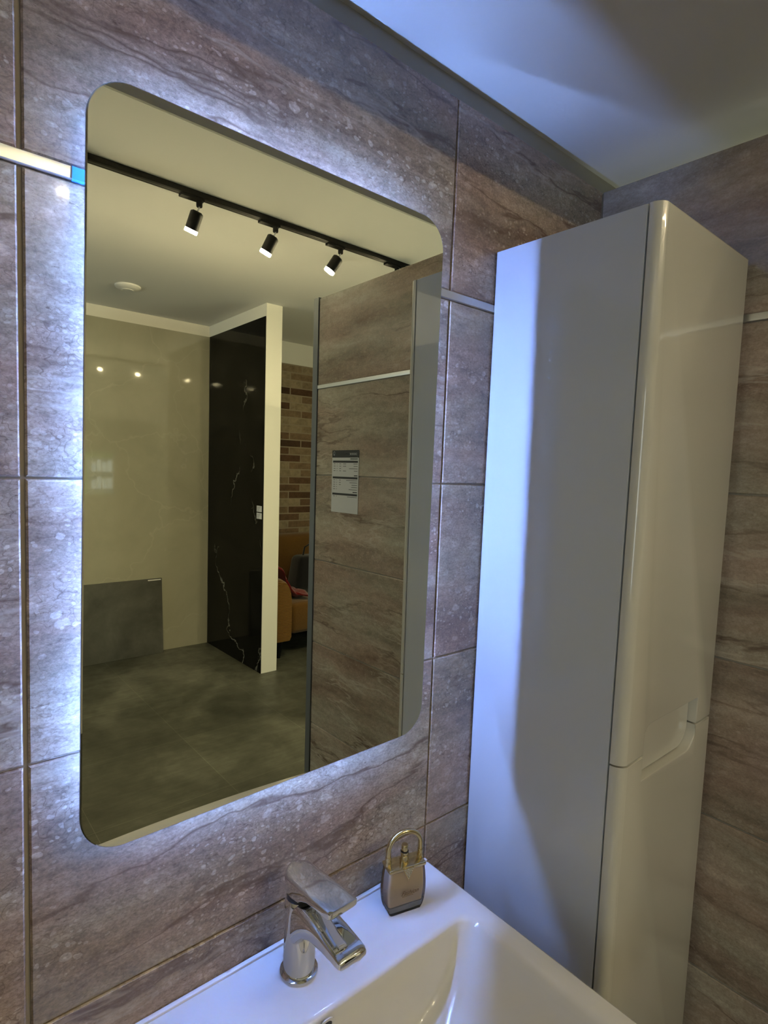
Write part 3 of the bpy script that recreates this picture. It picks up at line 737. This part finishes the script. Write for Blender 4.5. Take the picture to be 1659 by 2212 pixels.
# ---------------------------------------------------------------- things seen in the mirror
sl = tag(empty('leaning_slab', (1.175, -4.052, 0)), 'large dark grey concrete-look slab leaning on the beige marble wall', 'slab')
bm = bmesh.new(); box(bm, -.60, .470, -.0045, .0045, 0, .608, .0008)
bmesh.ops.transform(bm, matrix=Matrix.Translation((0, 0, .0006)) @ Matrix.Rotation(math.radians(4.4), 4, 'X'), verts=bm.verts); obj('slab', bm, SLAB, sl)
bm = bmesh.new(); box(bm, .36, .462, .0046, .0049, .592, .600)
bmesh.ops.transform(bm, matrix=Matrix.Translation((0, 0, .0006)) @ Matrix.Rotation(math.radians(4.4), 4, 'X'), verts=bm.verts); obj('slab_sticker', bm, PLASTIC, sl)
for (z_, lb) in ((1.222, 'small white price tag on the black marble wall, upper of two'), (1.170, 'small white price tag on the black marble wall, lower of two')):
    tg = tag(empty('price_tag', (2.0399, -3.207, z_)), lb, 'price tag', 'price tags on the black marble')
    bm = bmesh.new(); box(bm, -.0012, 0, -.038, .038, -.022, .022); obj('card', bm, PAPER, tg)
    for q in range(4):
        bm = bmesh.new(); box(bm, -.0016, -.0012, -.032, .02 - q * .009, .012 - q * .009, .0145 - q * .009); obj('print_line', bm, INKG, tg)

ac = tag(empty('armchair', (2.75, -3.72, 0)), 'mustard corduroy armchair with rounded arms and black legs by the brick wall', 'armchair')
def cushion(name, x0, x1, y0, y1, z0, z1, r, mt, seg=5, parent=ac):
    bm = bmesh.new(); box(bm, x0, x1, y0, y1, z0, z1, r, seg); return obj(name, bm, mt, parent, 60)
def arm(sx):
    # side panel: tall rounded front, outline in y/z swept along x
    bm = bmesh.new(); xs = (sx * .42 - .10, sx * .42 + .10)
    R = []
    for y in [-.34, -.33, -.30, -.2, 0, .2, .30, .35, .375, .385]:
        top = .66 - .02 * ((y + .34) / .7); rr2 = .0
        if y > .30: rr2 = .015 * ((y - .30) / .085) ** 2
        if y < -.30: rr2 = .012
        hw = .098 - rr2; z0 = .13 + rr2; r = []
        # rounded dome top on the outer side, ribs run across
        for i in range(15):
            t = PI * i / 14; r.append((sx * .42 + hw * math.cos(t), y, top - rr2 - .20 + .20 * math.sin(t) ** .9))
        for (xx, zz) in ((-hw, .35), (-hw * .98, z0 + .03), (-hw * .8, z0), (hw * .8, z0), (hw * .98, z0 + .03), (hw, .35)): r.append((sx * .42 + xx, y, zz))
        R.append(r)
    ring_loft(bm, R); bmesh.ops.recalc_face_normals(bm, faces=bm.faces)
    return obj('armrest', bm, MUSTARD, ac, 60)
arm(-1); arm(1)
cushion('seat', -.315, .315, -.28, .34, .17, .43, .05, MUSTARD2)
cushion('backrest', -.46, .46, -.375, -.22, .17, .93, .07, MUSTARD2)
for sx in (-1, 1):
    for sy in (-.30, .32):
        bm = bmesh.new(); tube(bm, [(sx * .42, sy, 0), (sx * .41, sy, .14)], [.018, .028], 14); obj('leg', bm, BLACKM, ac, 60)
def drape(name, pts, wdt, mt, label, cat, thick=.025, loc=(2.75, -3.72, 0)):
    """a folded strip of cloth following pts, with a wavy width"""
    root = tag(obj(name, bmesh.new(), mt), label, cat); me = root.data; bm = bmesh.new(); R = []
    P_ = [Vector(p) for p in pts]
    # subdivide
    Q = []
    for a, b in zip(P_[:-1], P_[1:]):
        for i in range(5): Q.append(a.lerp(b, i / 5))
    Q.append(P_[-1])
    for it in range(2): Q = [Q[0]] + [(Q[i - 1] + Q[i] * 2 + Q[i + 1]) / 4 for i in range(1, len(Q) - 1)] + [Q[-1]]
    for i, p in enumerate(Q):
        t_ = (Q[min(i + 1, len(Q) - 1)] - Q[max(i - 1, 0)]).normalized(); side = Vector((0, 1, 0)); nn = t_.cross(side).normalized()
        r = []
        for s_ in range(24):
            a = 2 * PI * s_ / 24
            wv = 1 + .12 * math.sin(a * 3 + i * .7); r.append(p + side * (math.cos(a) * wdt / 2 * wv) + nn * (math.sin(a) * thick / 2 * (1 + .5 * math.sin(a * 5 + i * .5))))
        R.append(r)
    ring_loft(bm, R); bmesh.ops.recalc_face_normals(bm, faces=bm.faces)
    for f in bm.faces: f.smooth = True
    bm.to_mesh(me); bm.free(); root.location = loc; return root
drape('red_jacket', [(-.50, .0, .705), (-.42, .02, .712), (-.34, .05, .695), (-.295, .06, .62), (-.27, .08, .53), (-.20, .10, .475), (-.10, .12, .465)], .34, REDC, 'red jacket thrown over the arm of the mustard armchair', 'jacket', .05)
drape('grey_scarf', [(-.300, -.155, .735), (-.262, -.155, .70), (-.235, -.155, .62), (-.225, -.155, .53)], .06, GREYC, 'pale grey scarf beside the red jacket on the armchair', 'scarf', .015)
bg = tag(empty('black_bag', (2.84, -3.74, .43)), 'black fabric bag sitting on the seat of the mustard armchair', 'bag')
bm = bmesh.new(); box(bm, -.20, .20, -.11, .11, .03, .33, .05, 4)
for v in bm.verts: v.co.x *= 1 - .25 * v.co.z / .33; v.co.y *= 1 - .2 * v.co.z / .33
obj('bag_body', bm, BLACKC, bg, 60)
bm = bmesh.new(); tube(bm, [(-.08, 0, .31), (-.06, 0, .40), (0, 0, .43), (.06, 0, .40), (.08, 0, .31)], .008, 8); obj('bag_handle', bm, BLACKC, bg, 60)

# unseen glow box, added so light spills over the partition onto the lowered ceiling
lb = tag(empty('added_glow_box', (4.3, -.34, .9)), 'added unseen glowing box behind the tiled partition, lighting the lowered ceiling', 'added light')
bm = bmesh.new(); box(bm, 0, .12, -.28, .28, -.9, .95, .004); obj('case', bm, PLASTIC, lb)
GLOW = mat('added_glow', (1, 1, 1), .5, emit=(.93, 1.0, .74), estr=20.0)
bm = bmesh.new(); box(bm, -.006, -.0005, -.24, .24, .05, .85, .001); obj('added_glow_panel', bm, GLOW, lb)

for q_, lbl in (((-1.3, -2.7, 2.692), 'added unseen fill light panel over the left part of the room'), ((3.3, -1.7, 2.692), 'added unseen fill light panel over the bay behind the partition')):  # unseen housings added for the two fill lights
    fx = tag(empty('added_light_panel', q_), lbl, 'ceiling light')
    bm = bmesh.new(); sx_, sy_ = ((.78, .63) if q_[0] < 0 else (.53, .53)); box(bm, -sx_, sx_, -sy_, sy_, -.028, 0, .003); obj('added_light_housing', bm, PLASTIC, fx)
